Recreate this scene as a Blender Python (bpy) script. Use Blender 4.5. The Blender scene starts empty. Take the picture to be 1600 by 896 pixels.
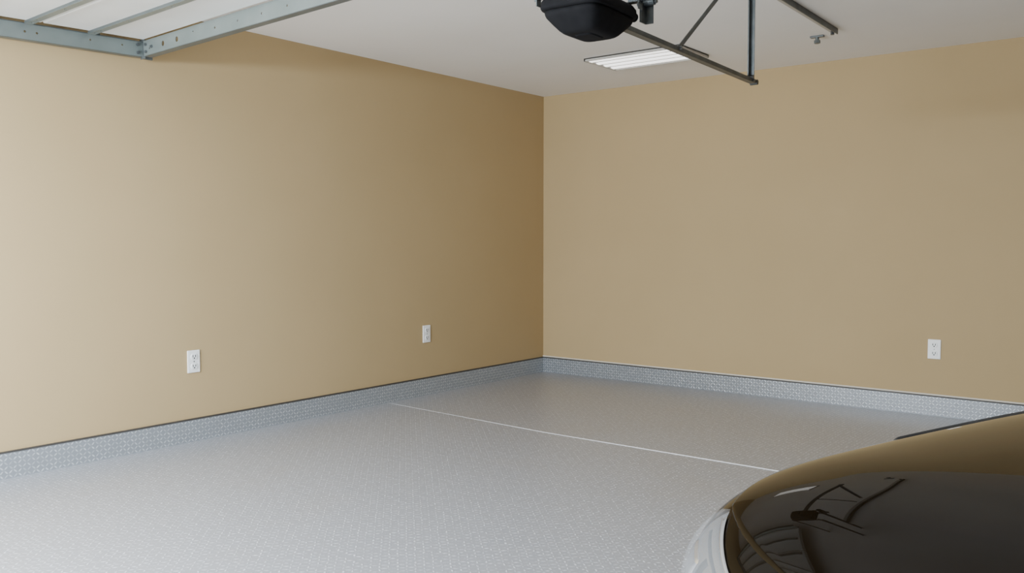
import bpy, bmesh, math, random
from mathutils import Vector, Matrix
R=math.radians
SC=bpy.context.scene; COL=SC.collection

# ------------------------------------------------------------------ camera calibration
H=2.6; CAMZ=1.245; F=1368.0; YAW=R(38.0); PITCH=math.atan(71/1368)
fw=Vector((-math.sin(YAW),math.cos(YAW),0)); rt=Vector((math.cos(YAW),math.sin(YAW),0))
C0=Vector((0,0,0))-8.31*fw-0.298*rt; CAM=Vector((C0.x,C0.y,CAMZ))
cd=bpy.data.cameras.new('camera'); cam=bpy.data.objects.new('camera',cd); COL.objects.link(cam)
cam.location=CAM; cam.rotation_euler=(math.pi/2-PITCH,0,YAW); cd.sensor_width=36; cd.lens=36*F/1600
cd.clip_start=0.02; SC.camera=cam
def ray(px,py):
    f=fw*math.cos(PITCH)+Vector((0,0,-math.sin(PITCH))); u=fw*math.sin(PITCH)+Vector((0,0,math.cos(PITCH)))
    return f+rt*((px-800)/F)+u*((448-py)/F)
def hit(px,py,axis,val):
    d=ray(px,py); t=(val-CAM[axis])/d[axis]; return CAM+d*t

# ------------------------------------------------------------------ materials
def mat(name,col,rough=.5,metal=0,coat=0,emit=None,es=0,spec=.5):
    m=bpy.data.materials.new(name); m.use_nodes=True; b=m.node_tree.nodes['Principled BSDF']
    b.inputs['Base Color'].default_value=(*col,1); b.inputs['Roughness'].default_value=rough
    b.inputs['Metallic'].default_value=metal; b.inputs['Coat Weight'].default_value=coat
    b.inputs['Coat Roughness'].default_value=.02; b.inputs['Specular IOR Level'].default_value=spec
    if emit: b.inputs['Emission Color'].default_value=(*emit,1); b.inputs['Emission Strength'].default_value=es
    return m
def noisy(m,scale,c1,c2,detail=4,bump=0,bscale=200,bdist=.002):
    nt=m.node_tree; N=nt.nodes; L=nt.links; b=N['Principled BSDF']
    tc=N.new('ShaderNodeTexCoord'); n=N.new('ShaderNodeTexNoise'); n.inputs['Scale'].default_value=scale; n.inputs['Detail'].default_value=detail
    L.new(tc.outputs['Object'],n.inputs['Vector'])
    r=N.new('ShaderNodeValToRGB'); r.color_ramp.elements[0].position=.3; r.color_ramp.elements[1].position=.7
    r.color_ramp.elements[0].color=(*c1,1); r.color_ramp.elements[1].color=(*c2,1)
    L.new(n.outputs['Fac'],r.inputs['Fac']); L.new(r.outputs['Color'],b.inputs['Base Color'])
    if bump:
        n2=N.new('ShaderNodeTexNoise'); n2.inputs['Scale'].default_value=bscale; L.new(tc.outputs['Object'],n2.inputs['Vector'])
        bp=N.new('ShaderNodeBump'); bp.inputs['Strength'].default_value=bump; bp.inputs['Distance'].default_value=bdist
        L.new(n2.outputs['Fac'],bp.inputs['Height']); L.new(bp.outputs['Normal'],b.inputs['Normal'])
    return m
def tread(name,ax,ay,s,c_lo,c_hi,rough,metal,strength,dist,c_var=None,warp=.006,wear=.05):
    """tread plate: small raised bars at +-45 degrees on a checker"""
    m=mat(name,c_lo,rough,metal); nt=m.node_tree; N=nt.nodes; L=nt.links; b=N['Principled BSDF']
    def M(op,a,bb=None,c=None):
        n=N.new('ShaderNodeMath'); n.operation=op
        for i,v in enumerate((a,bb,c)):
            if v is None: continue
            if isinstance(v,(int,float)): n.inputs[i].default_value=v
            else: L.new(v,n.inputs[i])
        return n.outputs[0]
    tc=N.new('ShaderNodeTexCoord')
    wn=N.new('ShaderNodeTexNoise'); wn.inputs['Scale'].default_value=22; wn.inputs['Detail'].default_value=3; L.new(tc.outputs['Object'],wn.inputs['Vector'])
    sb=N.new('ShaderNodeVectorMath'); sb.operation='SUBTRACT'; L.new(wn.outputs['Color'],sb.inputs[0]); sb.inputs[1].default_value=(.5,.5,.5)
    scv=N.new('ShaderNodeVectorMath'); scv.operation='SCALE'; L.new(sb.outputs[0],scv.inputs[0]); scv.inputs[3].default_value=warp
    ad=N.new('ShaderNodeVectorMath'); ad.operation='ADD'; L.new(tc.outputs['Object'],ad.inputs[0]); L.new(scv.outputs[0],ad.inputs[1])
    sp=N.new('ShaderNodeSeparateXYZ'); L.new(ad.outputs[0],sp.inputs[0])
    x=M('DIVIDE',sp.outputs[ax],s); y=M('DIVIDE',sp.outputs[ay],s)
    fx=M('FLOOR',x); fy=M('FLOOR',y); par=M('FLOORED_MODULO',M('ADD',fx,fy),2.0)
    lx=M('SUBTRACT',M('SUBTRACT',x,fx),.5); ly=M('SUBTRACT',M('SUBTRACT',y,fy),.5)
    p=M('MULTIPLY',M('ADD',lx,ly),.7071); q=M('MULTIPLY',M('SUBTRACT',lx,ly),.7071)
    al=M('ADD',M('MULTIPLY',p,par),M('MULTIPLY',q,M('SUBTRACT',1.0,par)))
    pe=M('ADD',M('MULTIPLY',q,par),M('MULTIPLY',p,M('SUBTRACT',1.0,par)))
    d=M('SQRT',M('ADD',M('POWER',M('ABSOLUTE',M('DIVIDE',al,.68)),2.0),M('POWER',M('ABSOLUTE',M('DIVIDE',pe,.24)),2.0)))
    mr=N.new('ShaderNodeMapRange'); mr.interpolation_type='SMOOTHSTEP'; L.new(d,mr.inputs[0])
    mr.inputs[1].default_value=1.0; mr.inputs[2].default_value=.2; mr.inputs[3].default_value=0; mr.inputs[4].default_value=1
    nz=N.new('ShaderNodeTexNoise'); nz.inputs['Scale'].default_value=34; nz.inputs['Detail'].default_value=6; L.new(tc.outputs['Object'],nz.inputs['Vector'])
    wr=N.new('ShaderNodeMapRange'); L.new(nz.outputs['Fac'],wr.inputs[0]); wr.inputs[1].default_value=.40; wr.inputs[2].default_value=.62; wr.inputs[3].default_value=wear; wr.inputs[4].default_value=1
    cf=M('MULTIPLY',mr.outputs[0],wr.outputs[0])
    mx=N.new('ShaderNodeMix'); mx.data_type='RGBA'; mx.inputs[6].default_value=(*c_lo,1); mx.inputs[7].default_value=(*c_hi,1)
    L.new(cf,mx.inputs[0]); out=mx.outputs[2]
    if c_var:
        n=N.new('ShaderNodeTexNoise'); n.inputs['Scale'].default_value=1.3; n.inputs['Detail'].default_value=5; L.new(tc.outputs['Object'],n.inputs['Vector'])
        r=N.new('ShaderNodeMapRange'); L.new(n.outputs['Fac'],r.inputs[0]); r.inputs[1].default_value=.55; r.inputs[2].default_value=.8; r.inputs[3].default_value=0; r.inputs[4].default_value=.35
        m2=N.new('ShaderNodeMix'); m2.data_type='RGBA'; L.new(r.outputs[0],m2.inputs[0]); L.new(out,m2.inputs[6]); m2.inputs[7].default_value=(*c_var,1); out=m2.outputs[2]
    L.new(out,b.inputs['Base Color'])
    bp=N.new('ShaderNodeBump'); bp.inputs['Strength'].default_value=strength; bp.inputs['Distance'].default_value=dist
    L.new(cf,bp.inputs['Height']); L.new(bp.outputs['Normal'],b.inputs['Normal'])
    return m

M_wall=noisy(mat('tan_wall_paint',(.5,.37,.21),.75,spec=.15),1.2,(.445,.328,.172),(.465,.343,.182),bump=.08,bscale=260)
M_ceil=noisy(mat('ceiling_paint',(.8,.78,.74),.8),1.5,(.83,.80,.75),(.86,.83,.78),bump=.1,bscale=180)
M_floor=tread('silver_tread_vinyl',0,1,.024,(.37,.375,.40),(.76,.77,.81),.34,.30,.55,.003,(.40,.36,.32),warp=.016,wear=.0)
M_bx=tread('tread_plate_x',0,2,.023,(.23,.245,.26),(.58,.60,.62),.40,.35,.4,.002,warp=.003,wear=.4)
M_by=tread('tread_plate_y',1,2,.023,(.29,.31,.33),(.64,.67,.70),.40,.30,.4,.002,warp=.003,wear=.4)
M_cap=mat('dark_trim_edge',(.05,.045,.04),.5)
M_caplight=mat('pale_trim_edge',(.66,.60,.50),.5)
M_seam=noisy(mat('seam_strip',(.9,.9,.9),.35),6,(.80,.80,.82),(.94,.94,.95))
M_white=noisy(mat('white_plastic',(.9,.9,.88),.3),8,(.88,.88,.86),(.92,.92,.90))
M_slot=mat('slot_dark',(.02,.02,.02),.6)
M_galv=noisy(mat('galvanised_steel',(.45,.5,.5),.38,.5),5,(.20,.235,.225),(.25,.285,.275),detail=3)
M_galvd=noisy(mat('dull_steel',(.25,.28,.28),.42,.6),5,(.12,.14,.14),(.16,.18,.18),detail=3)
M_bolt=mat('bolt_steel',(.2,.21,.22),.35,.9)
M_door=noisy(mat('door_white',(.8,.82,.8),.42),3,(.62,.63,.61),(.68,.69,.67))
M_black=noisy(mat('black_plastic',(.012,.012,.014),.85,spec=.15),30,(.005,.005,.006),(.008,.008,.009),bump=.05)
M_steel=noisy(mat('dark_grey_steel',(.09,.1,.1),.4,.6),16,(.07,.08,.08),(.12,.13,.13))
M_tube=mat('lamp_glow',(1,1,1),.4,emit=(1,.98,.94),es=2.0)
M_house=noisy(mat('light_housing',(.85,.83,.78),.4),5,(.42,.40,.36),(.46,.44,.40))
M_paint=mat('bronze_black_car_paint',(.005,.0035,.002),.3,.0,coat=1.0,spec=.0)
_b=M_paint.node_tree.nodes['Principled BSDF']; _b.inputs['Coat IOR'].default_value=1.22; _b.inputs['Coat Roughness'].default_value=.012; _b.inputs['Coat Tint'].default_value=(1,.92,.8,1)
M_glass=mat('dark_glass',(.008,.009,.011),.03,0,coat=.5)
M_lens=mat('headlamp_lens',(.9,.92,.95),.03,0,coat=.6); M_lens.node_tree.nodes['Principled BSDF'].inputs['Alpha'].default_value=.10
M_refl=mat('headlamp_reflector',(.30,.315,.34),.22,.85)
M_rub=noisy(mat('tyre_rubber',(.02,.02,.02),.8),20,(.015,.015,.015),(.03,.03,.03))
M_rim=mat('alloy_rim',(.5,.5,.52),.25,.9)
M_chrome=mat('headlamp_chrome_edge',(.75,.76,.78),.12,1)
M_ground=noisy(mat('driveway_concrete',(.55,.54,.52),.9),2,(.5,.49,.47),(.6,.59,.57))

# ------------------------------------------------------------------ mesh helpers
def box(bm,c,s,rot=None):
    m=Matrix.Translation(Vector(c))@(rot.to_4x4() if rot else Matrix())@Matrix.Diagonal((s[0],s[1],s[2],1))
    return bmesh.ops.create_cube(bm,size=1,matrix=m)
def frame(d,up=Vector((0,0,1))):
    d=d.normalized(); s=d.cross(up)
    if s.length<1e-4: s=d.cross(Vector((1,0,0)))
    s.normalize(); u=s.cross(d); return Matrix((s,d,u)).transposed()
def bar(bm,p0,p1,w,h,off=(0,0)):
    p0=Vector(p0); p1=Vector(p1); fr=frame(p1-p0); c=(p0+p1)/2+fr@Vector((off[0],0,off[1]))
    box(bm,c,(w,(p1-p0).length,h),fr)
def cyl(bm,p0,p1,r,r2=None,seg=20):
    p0=Vector(p0); p1=Vector(p1); d=p1-p0; q=d.to_track_quat('Z','Y').to_matrix().to_4x4()
    bmesh.ops.create_cone(bm,cap_ends=True,segments=seg,radius1=r,radius2=r if r2 is None else r2,depth=d.length,matrix=Matrix.Translation((p0+p1)/2)@q)
def obj(name,bm,mats,parent=None,bevel=0,smooth=False,shift=None):
    if shift is not None: bmesh.ops.translate(bm,verts=bm.verts,vec=-Vector(shift))
    me=bpy.data.meshes.new(name); bm.normal_update(); bm.to_mesh(me); bm.free()
    for m in (mats if isinstance(mats,list) else [mats]): me.materials.append(m)
    o=bpy.data.objects.new(name,me); COL.objects.link(o)
    if parent: o.parent=parent
    if smooth:
        for p in me.polygons: p.use_smooth=True
    if bevel:
        b=o.modifiers.new('b','BEVEL'); b.width=bevel; b.segments=3; b.limit_method='ANGLE'
    return o
def NB(): return bmesh.new()
def root(name,label,cat,loc,rz=0,group=None):
    o=bpy.data.objects.new(name,None); COL.objects.link(o); o.location=loc; o.rotation_euler=(0,0,rz)
    o.empty_display_size=.1; o['label']=label; o['category']=cat
    if group: o['group']=group
    return o
def struct(name,bm,m,**k):
    o=obj(name,bm,m,**k); o['kind']='structure'; return o
def holed(name,L,Hh,th,holes,mt,mw,parent,shift):
    """flat plate L x Hh in local XY with round holes, extruded; mw places it in the world"""
    cu=bpy.data.curves.new('tmp','CURVE'); cu.dimensions='2D'; cu.fill_mode='BOTH'; cu.extrude=th/2
    def poly(pts):
        s=cu.splines.new('POLY'); s.points.add(len(pts)-1)
        for i,p in enumerate(pts): s.points[i].co=(p[0],p[1],0,1)
        s.use_cyclic_u=True
    poly([(0,0),(L,0),(L,Hh),(0,Hh)])
    for (x,y,rx,ry) in holes: poly([(x+rx*math.cos(2*math.pi*k/18),y+ry*math.sin(2*math.pi*k/18)) for k in range(18)])
    t=bpy.data.objects.new('tmp',cu); COL.objects.link(t)
    dg=bpy.context.evaluated_depsgraph_get(); me=bpy.data.meshes.new_from_object(t.evaluated_get(dg))
    bpy.data.objects.remove(t); bm=NB(); bm.from_mesh(me); bpy.data.meshes.remove(me)
    bmesh.ops.transform(bm,verts=bm.verts,matrix=mw)
    return obj(name,bm,mt,parent,shift=shift)

# ------------------------------------------------------------------ room
XR=8.6; YF=-7.1; T=.15
b=NB(); box(b,(-T/2,(YF)/2,H/2),(T,-YF+2*T,H+.2)); struct('wall_left',b,M_wall)
b=NB(); box(b,(XR/2,T/2,H/2),(XR,T,H+.2)); struct('wall_back',b,M_wall)
b=NB(); box(b,(XR+T/2,YF/2,H/2),(T,-YF+2*T,H+.2)); struct('wall_right',b,M_wall)
b=NB()
box(b,(.17,YF-T/2,H/2),(.34,T,H)); box(b,(3.2,YF-T/2,H/2),(.5,T,H)); box(b,(8.35,YF-T/2,H/2),(.5,T,H)); box(b,(XR/2,YF-T/2,(2.2+H)/2),(XR,T,H-2.2))
struct('wall_front',b,M_wall)
b=NB(); box(b,(XR/2,YF/2,H+.06),(XR+2*T,-YF+2*T,.12)); struct('ceiling',b,M_ceil)
b=NB(); box(b,(XR/2,YF/2,-.05),(XR,-YF,.1)); struct('floor',b,M_floor)
b=NB(); box(b,(XR/2,YF-3.1,-.08),(XR+8,6.2,.1)); struct('ground',b,M_ground)
b=NB()
for k in range(4): box(b,(5.775,YF-.06,.275+k*.55),(4.65,.05,.54))
struct('door_1',b,M_door,bevel=.01)
BH=.137
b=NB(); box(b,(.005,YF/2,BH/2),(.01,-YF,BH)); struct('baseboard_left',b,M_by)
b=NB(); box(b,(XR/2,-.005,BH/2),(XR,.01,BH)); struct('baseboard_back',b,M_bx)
b=NB(); box(b,(.007,YF/2,BH+.004),(.014,-YF,.008)); struct('trim_1',b,M_cap)
b=NB(); box(b,(XR/2,-.007,BH+.004),(XR,.014,.010)); struct('trim_2',b,M_cap)
b=NB(); box(b,(XR/2,-.004,BH+.014),(XR,.008,.010)); struct('trim_3',b,M_caplight)
a0=hit(612,631,2,0); a1=hit(850,676,2,0); a2=hit(1205,735,2,0)
b=NB()
ys=lambda x: a0.y+(a1.y-a0.y)*(x-a0.x)/(a1.x-a0.x) if x<a1.x else a1.y+(a2.y-a1.y)*(x-a1.x)/(a2.x-a1.x)
prev=None
for i in range(61):
    x=.02+(4.2-.02)*i/60; g=max(0,min(1,(x-.4)/2.2))**1.5; w=.0012+.0044*g+.0004*math.sin(i*2.1); h=.0010+.0018*g; y=ys(x)
    vs=[b.verts.new((x,y-w,.0003)),b.verts.new((x,y-w*.6,h)),b.verts.new((x,y+w*.6,h)),b.verts.new((x,y+w,.0003))]
    if prev:
        for k in range(3): b.faces.new((prev[k],prev[k+1],vs[k+1],vs[k]))
    prev=vs
struct('trim_4',b,M_seam)

# ------------------------------------------------------------------ outlets
def outlet(label,p,rz):
    t=root('wall_outlet',label,'outlet',p,rz,None)
    b=NB(); box(b,(0,-.004,0),(.086,.008,.140)); obj('cover_plate',b,M_white,t,bevel=.004)
    for s in (-1,1):
        b=NB(); cyl(b,(0,-.008,s*.030),(0,-.0125,s*.030),.0215,seg=32)
        for v in b.verts: v.co.z=s*.030+max(-.0175,min(.0175,v.co.z-s*.030))
        rc=obj('receptacle',b,M_white,t,bevel=.001)
        for k in (-1,1):
            b=NB(); box(b,(k*.0085,-.0127,s*.030+.004),(.0045,.001,.014)); obj('slot',b,M_slot,rc)
        b=NB(); cyl(b,(0,-.0122,s*.030-.009),(0,-.0132,s*.030-.009),.0045); obj('ground_hole',b,M_slot,rc)
    b=NB(); cyl(b,(0,-.008,0),(0,-.0105,0),.0035); obj('screw',b,M_bolt,t)
p=hit(302,565,0,0); outlet('white duplex outlet on the left tan wall nearer the open garage door',p,R(90))
p=hit(666,522,0,0); outlet('white duplex outlet on the left tan wall nearer the room corner',p,R(90))
p=hit(1460,546,1,0); outlet('white duplex outlet on the back wall above the car',p,0)

# ------------------------------------------------------------------ open overhead door (top left)
ZB=2.30
A=hit(226,88,2,ZB)
Bp=hit(527,0,1,A.y)
Cp=hit(0,54,0,A.x)
ex=(Bp-A).normalized(); ey=(Cp-A).normalized(); ez=ex.cross(-ey).normalized()
def D(x,y,z): return A+ex*x+ey*y+ez*z
def fr3(a,bv,c): return Matrix((a,bv,c)).transposed()
DR=fr3(ex,-ey,ez)
def dbox(bm,x0,x1,y0,y1,z0,z1):
    box(bm,D((x0+x1)/2,(y0+y1)/2,(z0+z1)/2),(x1-x0,y1-y0,z1-z0),DR)
DW=2.55
door=root('overhead_garage_door','open white sectional garage door lying flat under the ceiling, top left','garage door',D(0,0,.08))
S=door.location
DZ=.085
for k in range(4):
    b=NB(); dbox(b,.03,DW,.02+k*.56,.57+k*.56,DZ,DZ+.04); obj('panel',b,M_door,door,bevel=.006,shift=S)
def door_y(px,py):
    q=hit(px,py,2,A.z+DZ); return (q-A).dot(ey)
r1=door_y(140,48); r2=door_y(45,28); step=r2-r1
for k in range(6):
    y=r1+step*k
    if y>2.15: break
    w=.036
    mw=Matrix.Translation(D(.02,y-w/2,DZ-.014))@fr3(ex,ey,ex.cross(ey)).to_4x4()
    rb=holed('rib',DW-.05,w,.003,[(.05,w/2,.007,.007),(.11,w/2,.007,.007)]+[(.4+.4*i,w/2,.006,.006) for i in range(5)],M_galv,mw,door,S)
    for s in (0,1):
        b=NB(); yy=y-w/2+s*(w-.003); dbox(b,.02,DW-.03,yy,yy+.003,DZ-.014,DZ); obj('flange',b,M_galvd,rb,shift=S)
mw=Matrix.Translation(D(.002,.002,.0))@fr3(ex,ez,ex.cross(ez)).to_4x4()
hl=[(.06,.035,.005,.005),(.20,.04,.013,.015),(.34,.04,.013,.015),(.50,.055,.005,.004)]+[(.70+.2*i,.04,.006,.006) for i in range(9)]
stt=holed('reinforcement_strut',DW,.085,.004,hl,M_galv,mw,door,S)
b=NB(); dbox(b,0.002,DW,-.045,.0,-.002,.002); obj('flange',b,M_galvd,stt,shift=S)
b=NB(); dbox(b,0.002,DW,-.045,.0,.083,.087); obj('flange',b,M_galvd,stt,shift=S)
for (x,z) in ((.03,.02),(.03,.06),(.09,.04)):
    b=NB(); cyl(b,D(x,.003,z),D(x,.014,z),.008,seg=6); obj('bolt',b,M_bolt,door,shift=S)
for y in (1.75,2.1):
    b=NB(); cyl(b,D(-.0175,y,.05),D(.07,y,.05),.006); dbox(b,.04,.08,y-.02,y+.02,.04,DZ); obj('roller_bracket',b,M_bolt,door,shift=S)
trk=root('door_track','galvanised steel door track running along the left wall above eye level','track',D(-.02,0,0))
S2=trk.location
mw=Matrix.Translation(D(-.02,.0,.0))@fr3(ey,ez,ey.cross(ez)).to_4x4()
holed('channel',2.6,.085,.004,[(.12,.05,.005,.005),(.30,.05,.005,.005),(.58,.04,.006,.006),(.64,.04,.006,.006)]+[(.9+.2*i,.04,.006,.006) for i in range(8)],M_galv,mw,trk,S2)
b=NB(); dbox(b,-.062,-.02,0,2.6,-.002,.002); dbox(b,-.062,-.058,0,2.6,-.002,.03); obj('lip',b,M_galvd,trk,shift=S2)
b=NB(); dbox(b,-.05,-.012,0,2.6,.080,.084); obj('lip',b,M_galvd,trk,shift=S2)
b=NB(); dbox(b,-.034,-.018,-.06,.0,-.012,.10); dbox(b,-.05,.0,-.008,-.002,-.012,.10); obj('end_bracket',b,M_galvd,trk,bevel=.002,shift=S2)
for (y,z) in ((.03,.02),(.03,.065)):
    b=NB(); cyl(b,D(-.018,y,z),D(-.006,y,z),.009,seg=6); obj('bolt',b,M_bolt,trk,shift=S2)
for y in (.25,2.2):
    q=D(-.045,y,.06); b=NB(); box(b,(q.x,q.y,(q.z+H)/2),(.004,.035,H-q.z)); box(b,(q.x,q.y,H-.002),(.03,.12,.004)); obj('hanger',b,M_galvd,trk,shift=S2)

# ------------------------------------------------------------------ opener bar, hanger, ceiling angle
ZT=2.10; E=hit(1177,130,2,ZT); G=hit(990,52,2,ZT)
dirb=(G-E).normalized()
def onb(px,py):
    n=dirb.cross(Vector((0,0,1))); d=ray(px,py); t=(E-CAM).dot(n)/d.dot(n); return CAM+d*t
q0=onb(921,30); OD=(q0-E).dot(dirb)
OP=E+dirb*OD
BE=E; BS=E+dirb*(OD-.185)
fx=root('opener_support_bar','dark steel support bar with vertical hanger and diagonal brace under the ceiling','support bar',(E.x,E.y,E.z)); S=fx.location
b=NB(); bar(b,BS,BE,.032,.006,(0,0)); bar(b,BS,BE,.006,.034,(-.014,.014)); bar(b,BS,BE,.006,.018,(.014,.008)); obj('bar',b,M_steel,fx,bevel=.001,shift=S)
b=NB(); cyl(b,BE-dirb*.012+Vector((-.02,0,.005)),BE-dirb*.012+Vector((.02,0,.005)),.014); obj('end_cap',b,M_steel,fx,shift=S)
hp=onb(1171,60); hx=Vector((hp.x,hp.y,0))
b=NB(); box(b,(hx.x,hx.y,(ZT+H-.03)/2),(.006,.030,H-.03-ZT)); box(b,(hx.x+.012,hx.y+.014,(ZT+H-.03)/2),(.024,.004,H-.03-ZT)); obj('vertical_hanger',b,M_steel,fx,shift=S)
d0=onb(1057,70); d0.z=ZT; d1=onb(1119,0); dd=(d1-d0); d2=d0+dd*((H-.03-ZT)/dd.z)
b=NB(); bar(b,d0,d2,.022,.005); bar(b,d0,d2,.004,.02,(.01,.01)); obj('diagonal_brace',b,M_steel,fx,shift=S)
for q in (Vector((hx.x,hx.y,ZT+.02)),d0+Vector((0,0,.012))):
    b=NB(); cyl(b,q+Vector((-.022,0,0)),q+Vector((.026,0,0)),.009,seg=6); obj('bolt',b,M_bolt,fx,shift=S)
c1=hit(1303,53,2,H-.03); c0=hit(1216,0,2,H-.03); cdv=(c0-c1).normalized(); c0=c1+cdv*2.6
ca=root('ceiling_angle_rail','dark angle rail screwed to the ceiling behind the support bar','ceiling rail',(c1.x,c1.y,c1.z)); S=ca.location
b=NB(); bar(b,c0,c1,.05,.006,(0,.025)); bar(b,c0,c1,.006,.034,(.022,.012)); obj('angle',b,M_steel,ca,shift=S)
b=NB(); bar(b,c0,c1,.030,.012,(-.008,.018)); obj('lit_flange_strip',b,M_house,ca,shift=S)  # pale strip stands in for light on the rail's own flange
b=NB(); q=c1+cdv*.03; cyl(b,q+Vector((0,0,.02)),q+Vector((0,0,-.012)),.012,seg=6); obj('bolt',b,M_bolt,ca,shift=S)
q=hit(1277,56,2,H)
hk=root('ceiling_bolt','small grey bolt and washer plate hanging from the ceiling beside the rail end','bolt',q); S=q
b=NB(); box(b,q+Vector((0,0,-.006)),(.09,.03,.012)); obj('washer_plate',b,M_steel,hk,bevel=.003,shift=S)
b=NB(); cyl(b,q+Vector((0,0,-.01)),q+Vector((0,0,-.035)),.012); bmesh.ops.create_cone(b,cap_ends=True,segments=6,radius1=.02,radius2=.02,depth=.02,matrix=Matrix.Translation(q+Vector((0,0,-.04)))); obj('nut',b,M_galvd,hk,shift=S)

# ------------------------------------------------------------------ garage door opener
def loft(levels,n=64):
    bm=NB(); rings=[]
    for (z,hx_,hy_,e) in levels:
        rg=[]
        for k in range(n):
            a=2*math.pi*k/n; c=math.cos(a); s=math.sin(a)
            rg.append(bm.verts.new((hx_*math.copysign(abs(c)**(2/e),c),hy_*math.copysign(abs(s)**(2/e),s),z)))
        rings.append(rg)
    for i in range(len(rings)-1):
        for k in range(n): bm.faces.new((rings[i][k],rings[i][(k+1)%n],rings[i+1][(k+1)%n],rings[i+1][k]))
    bm.faces.new(rings[0][::-1]); bm.faces.new(rings[-1]); return bm
op=root('garage_door_opener','black plastic garage door opener motor unit hanging from the ceiling','opener',(OP.x,OP.y,2.085),math.atan2(dirb.y,dirb.x)+math.pi/2)
b=loft([(-.066,.050,.074,5),(-.065,.064,.089,5.5),(-.061,.073,.100,5.5),(-.054,.081,.110,6),(-.034,.098,.133,6),(-.012,.115,.156,6),(-.005,.118,.161,6),(0,.1195,.163,6),(.010,.120,.165,6)],96)
obj('lower_cover',b,M_black,op,smooth=True,bevel=0)
b=loft([(.012,.117,.161,6),(.015,.129,.174,6),(.022,.132,.178,6),(.044,.130,.176,6),(.058,.121,.166,6),(.066,.09,.14,6)],96); obj('housing',b,M_black,op,smooth=True)
b=loft([(-.070,.034,.048,6),(-.064,.042,.058,6)]); obj('lamp_lens',b,M_black,op)
for sy in (-1,1):
    b=NB(); box(b,(0,sy*.125,.069),(.30,.03,.004)); 
    for sx in (-1,1): box(b,(sx*.148,sy*.125,.060),(.004,.03,.04))
    obj('mount_strap',b,M_steel,op,bevel=.001)
for sx in (-1,1):
    b=NB(); cyl(b,(sx*.09,.170,.03),(sx*.09,.190,.03),.018); cyl(b,(sx*.09,.190,.03),(sx*.09,.197,.03),.011); obj('knob',b,M_black,op)
b=NB(); box(b,(.125,.197,.07),(.006,.05,.13)); box(b,(.14,.222,.07),(.034,.005,.13)); box(b,(.10,.19,.10),(.06,.03,.02)); obj('rear_bracket',b,M_steel,op,bevel=.001)
b=NB(); cyl(b,(.10,.205,.085),(.17,.205,.085),.014); cyl(b,(.17,.205,.085),(.18,.205,.085),.009,seg=6); obj('pulley',b,M_steel,op)
for sx,sy in ((-1,-1),(1,1),(1,-1)):
    b=NB(); box(b,(sx*.15,sy*.125,.285),(.004,.028,.44)); box(b,(sx*.162,sy*.125+.013,.285),(.024,.004,.44)); obj('hanger',b,M_steel,op)
    b=NB(); cyl(b,(sx*.14,sy*.125,.08),(sx*.165,sy*.125,.08),.009,seg=6); obj('bolt',b,M_bolt,op)

# ------------------------------------------------------------------ ceiling light
lx0,lx1,ly0,ly1=1.25,2.04,-1.22,-.77
lc=((lx0+lx1)/2,(ly0+ly1)/2,H)
lt=root('ceiling_light','lit white fluorescent ceiling light near the room corner','ceiling light',lc)
w=lx1-lx0; dp=ly1-ly0
b=NB(); box(b,(0,0,-.006),(w,dp,.012))
for s in (-1,1): box(b,(0,s*(dp/2-.008),-.012),(w,.016,.024)); box(b,(s*(w/2-.008),0,-.012),(.016,dp,.024))
obj('housing',b,M_house,lt,bevel=.003)
for k in range(4):
    y=-dp/2+.068+k*(dp-.136)/3; b=NB(); cyl(b,(-w/2+.02,y,0),(w/2-.02,y,0),.032,seg=28)
    for v in b.verts: v.co.z=-.012+v.co.z*.3
    obj('lamp_tube',b,M_tube,lt,smooth=False)

# ------------------------------------------------------------------ car
TH=R(28)
bd=rt*math.cos(TH)+fw*math.sin(TH); wd=rt*math.sin(TH)-fw*math.cos(TH)
O=Vector((CAM.x,CAM.y,0))+bd*.86-wd*.48
car=root('car','glossy dark bronze-black car with silver headlamps parked in the near right corner','car',O)
car.rotation_euler=(0,0,math.atan2(wd.y,wd.x))
def interp(tb,x):
    if x<=tb[0][0]: return tb[0][1]
    for i in range(len(tb)-1):
        x0,y0=tb[i]; x1,y1=tb[i+1]
        if x<=x1:
            m0=(y1-y0)/(x1-x0) if i==0 else (y1-tb[i-1][1])/(x1-tb[i-1][0])
            m1=(y1-y0)/(x1-x0) if i+2>=len(tb) else (tb[i+2][1]-y0)/(tb[i+2][0]-x0)
            h=x1-x0; t=(x-x0)/h
            return (2*t**3-3*t*t+1)*y0+(t**3-2*t*t+t)*h*m0+(-2*t**3+3*t*t)*y1+(t**3-t*t)*h*m1
    return tb[-1][1]
ZC=[(0,.60),(.01,.65),(.03,.70),(.08,.765),(.19,.832),(.35,.868),(.55,.888),(.9,.908),(1.2,.918),(1.5,.925),(2.2,.93),(3.4,.94),(4.1,.92),(4.4,.87),(4.5,.74)]
def Wd(y):
    if y<.6: return .90*(max(1e-4,1-(1-(y+.003)/.603)**3.0))**.34
    if y>3.8: return .90*(max(1e-3,1-((y-3.8)/.705)**3))**.36
    return .90
def zlow(y):
    if y<.3: return .22+.15*(1-y/.3)**2
    if y>4.2: return .24+.15*((y-4.2)/.3)**2
    return .22
ZS=.58
def Sf(y,phi):
    side=1
    if phi>90: phi=180-phi; side=-1
    c=max(0,math.cos(R(phi))); s=math.sin(R(abs(phi))); W=Wd(y); zc=interp(ZC,y)
    if phi>=0:
        w=W*c**(2/6.0); cr=.055*max(0,(zc-ZS))/.33
        z=ZS+(zc-cr-ZS)*s**(2/2.6)+cr*(1-(w/W)**2)
    else: w=W*c**(2/7.0); z=ZS-(ZS-zlow(y))*s**(2/3.0)
    return Vector((side*w,y,z))
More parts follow.
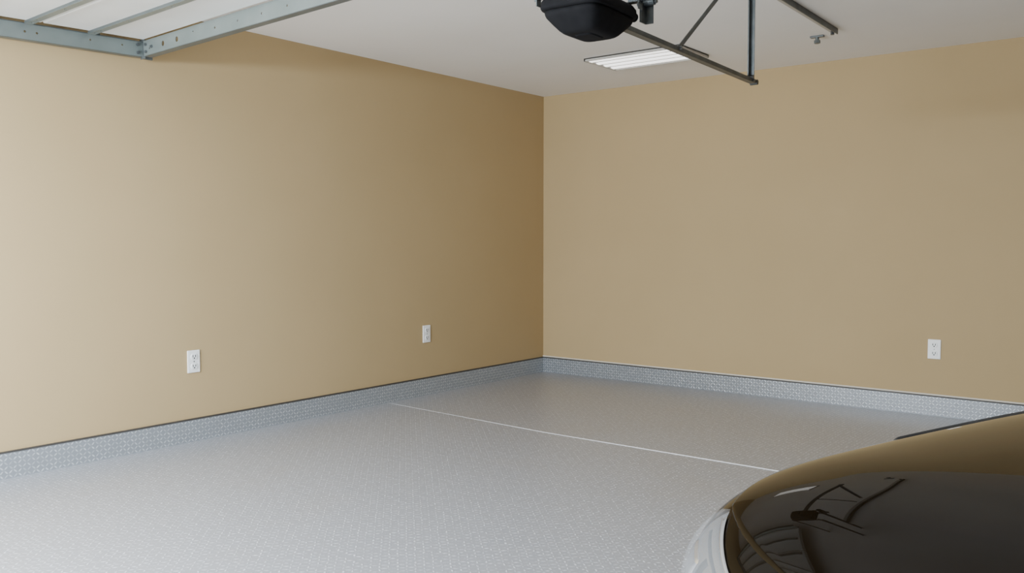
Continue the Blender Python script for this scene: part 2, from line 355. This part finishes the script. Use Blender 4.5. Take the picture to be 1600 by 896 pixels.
def Sn(y,phi,off):
    e=.01; p=Sf(y,phi); a=Sf(min(y+e,4.49),phi)-Sf(max(y-e,0.0),phi); c=Sf(y,phi+1.0)-Sf(y,phi-1.0)
    n=c.cross(a)
    if n.length<1e-9: return p
    n.normalize()
    if n.dot(p-Vector((0,2.2,.5)))<0: n=-n
    return p+n*off
def arch(p):
    for bw in (.88,3.55):
        dy=abs(p.y-bw)
        if dy<.385 and abs(p.x)>.45:
            za=.34+math.sqrt(.385**2-dy**2)
            if p.z<za: p=Vector((p.x,p.y,za))
    return p
bm=NB(); rows=[]
phis=[-90+3*k for k in range(0,31)]+[2*k for k in range(1,90)]+[180+3*k for k in range(0,30)]
ysl=[0,.002,.005,.01,.018,.028,.04,.055]+[.075+.025*k for k in range(0,58)]+[1.55+.1*k for k in range(0,24)]+[3.95+.05*k for k in range(0,11)]+[4.48,4.495,4.5]
for y in ysl: rows.append([bm.verts.new(arch(Sf(y,ph))) for ph in phis])
n=len(phis)
for i in range(len(rows)-1):
    for k in range(n): bm.faces.new((rows[i][k],rows[i+1][k],rows[i+1][(k+1)%n],rows[i][(k+1)%n]))
bm.faces.new(rows[0]); bm.faces.new(rows[-1][::-1])
bmesh.ops.remove_doubles(bm,verts=bm.verts,dist=.0004); bmesh.ops.recalc_face_normals(bm,faces=bm.faces)
body=obj('body',bm,M_paint,car,smooth=True)
def patch(name,fy,fp,nu,nv,off,mt,parent=car,skirt=.004):
    bm=NB(); g=[]
    for i in range(nu+1):
        r=[]
        for j in range(nv+1):
            u=i/nu; v=j/nv; edge=(i in(0,nu) or j in (0,nv))
            r.append(bm.verts.new(Sn(fy(u,v),fp(u,v),off-(skirt if edge else 0))))
        g.append(r)
    for i in range(nu):
        for j in range(nv): bm.faces.new((g[i][j],g[i+1][j],g[i+1][j+1],g[i][j+1]))
    bmesh.ops.recalc_face_normals(bm,faces=bm.faces)
    return obj(name,bm,mt,parent,smooth=True)
hoodfront=lambda ph: .07+.14*(abs(ph-90)/40)**3
hood=patch('hood',lambda u,v: hoodfront(50+80*v)+(1.32-hoodfront(50+80*v))*u, lambda u,v:50+80*v,90,110,.004,M_paint,skirt=.006)
for sd in (0,1):
    mir=(lambda p:180-p) if sd else (lambda p:p)
    hl_=patch('headlight',lambda u,v: .010+.012*v+(.15+.03*v)*u, lambda u,v: mir(2+(46+2*u)*v),24,30,.003,M_refl,skirt=.003)
    patch('chrome_edge',lambda u,v: .016+.168*u, lambda u,v: mir(46.2+2*u+2.2*v),24,4,.006,M_chrome,parent=hl_,skirt=.004)
    patch('bezel',lambda u,v: .035+.13*u, lambda u,v: mir(38.5+2*u+2.6*v),20,4,.005,M_slot,parent=hl_,skirt=.002)
    patch('bezel',lambda u,v: .095+.010*v+.012*u, lambda u,v: mir(6+32*v),4,24,.005,M_slot,parent=hl_,skirt=.002)
    patch('lamp_bowl',lambda u,v: .12+.05*u, lambda u,v: mir(12+20*v),10,12,.006,M_chrome,parent=hl_,skirt=.004)
    patch('lens',lambda u,v: .008+.012*v+(.155+.03*v)*u, lambda u,v: mir(1.5+(47+2*u)*v),24,30,.012,M_lens,parent=hl_,skirt=.010)
    patch('cowl_trim',lambda u,v: .70+.6*u, lambda u,v: mir(51+3*(1-u)+ (1.0+10.0*u)*v),30,6,.009,M_slot,skirt=.006)
gr=patch('grille',lambda u,v:.004+.02*u,lambda u,v: 54+72*v,6,60,.004,M_slot)
GZ=[(1.3,.88),(1.45,.97),(1.85,1.19),(2.2,1.35),(2.6,1.42),(3.1,1.42),(3.6,1.32),(4.0,1.08),(4.25,.91)]
def Gf(y,ph,k=1.0):
    c=math.cos(R(ph)); s=math.sin(R(ph)); zt=interp(GZ,y); sg=1 if c>=0 else -1
    base=.84; taper=1-.22*s**1.5*(zt-base)/.54
    return Vector((sg*.80*abs(c)**(2/6)*taper*k,y,base+(zt-base)*s**(2/2.6)*k+(0.004 if k>1 else 0)))
def gpatch(name,y0,y1,p0,p1,nu,nv,k,mt):
    bm=NB(); g=[[bm.verts.new(Gf(y0+(y1-y0)*i/nu,p0+(p1-p0)*j/nv,k)) for j in range(nv+1)] for i in range(nu+1)]
    for i in range(nu):
        for j in range(nv): bm.faces.new((g[i][j],g[i+1][j],g[i+1][j+1],g[i][j+1]))
    bmesh.ops.recalc_face_normals(bm,faces=bm.faces); return obj(name,bm,mt,car,smooth=True)
gpatch('window_glass',1.3,4.25,0,180,60,60,1.0,M_glass)
gpatch('roof',2.1,3.55,38,142,30,50,1.012,M_paint)
for (pa,pb) in ((30,40),(140,150)): gpatch('roof_pillar',1.31,4.2,pa,pb,50,6,1.012,M_paint)
for (pa,pb) in ((0,32),(148,180)): gpatch('door_pillar',2.62,2.72,pa,pb,4,14,1.012,M_paint)
b=NB(); box(b,(0,2.25,.34),(1.3,3.9,.26)); obj('underbody',b,M_rub,car,bevel=.04)
for sx in (-1,1):
    for yy in (.88,3.55):
        b=NB(); mm=Matrix.Translation((sx*.775,yy,.34))@Matrix.Rotation(R(90),4,'Y')
        bmesh.ops.create_cone(b,cap_ends=False,segments=56,radius1=.34,radius2=.34,depth=.21,matrix=mm)
        bmesh.ops.create_cone(b,cap_ends=False,segments=56,radius1=.235,radius2=.235,depth=.21,matrix=mm)
        bmesh.ops.bridge_loops(b,edges=[e for e in b.edges if e.is_boundary and (e.verts[0].co.x-sx*.775)>0])
        bmesh.ops.bridge_loops(b,edges=[e for e in b.edges if e.is_boundary])
        wheel=obj('wheel',b,M_rub,car,bevel=.02)
        b=NB(); cyl(b,(sx*.86,yy,.34),(sx*.79,yy,.34),.05)
        for k in range(5):
            a=2*math.pi*k/5; bar(b,(sx*.85,yy,.34),(sx*.855,yy+.235*math.cos(a),.34+.235*math.sin(a)),.05,.03)
        cyl(b,(sx*.74,yy,.34),(sx*.73,yy,.34),.235,seg=40)
        obj('rim',b,M_rim,wheel,bevel=.004)
    b=loft([(-.065,.05,.03,3),(-.05,.09,.05,3),(.03,.105,.055,3),(.06,.07,.03,3)])
    bmesh.ops.translate(b,verts=b.verts,vec=(sx*.96,1.8,.98)); box(b,(sx*.86,1.81,.93),(.12,.03,.03)); obj('side_mirror',b,M_paint,car,smooth=True)

# ------------------------------------------------------------------ light
wd_=bpy.data.worlds.new('World'); SC.world=wd_; wd_.use_nodes=True
bg=wd_.node_tree.nodes['Background']; bg.inputs[0].default_value=(.80,.90,1,1); bg.inputs[1].default_value=1.0
def area(name,loc,rot,sx,sy,e,col):
    l=bpy.data.lights.new(name,'AREA'); l.shape='RECTANGLE'; l.size=sx; l.size_y=sy; l.energy=e; l.color=col
    o=bpy.data.objects.new(name,l); COL.objects.link(o); o.location=loc; o.rotation_euler=rot; return o
area('door_daylight',(1.75,YF+.02,1.1),(R(90),0,0),2.4,2.1,140,(.96,.98,1.0))
area('sky_light',(1.9,YF+.3,2.0),(R(30),0,0),2.4,.5,330,(.74,.87,1.0))
area('ceiling_fill',(1.65,YF+.15,.06),(R(150),0,0),2.5,.5,45,(1,.95,.88))  # added fill lamp aimed up at the ceiling, standing in for outdoor bounce
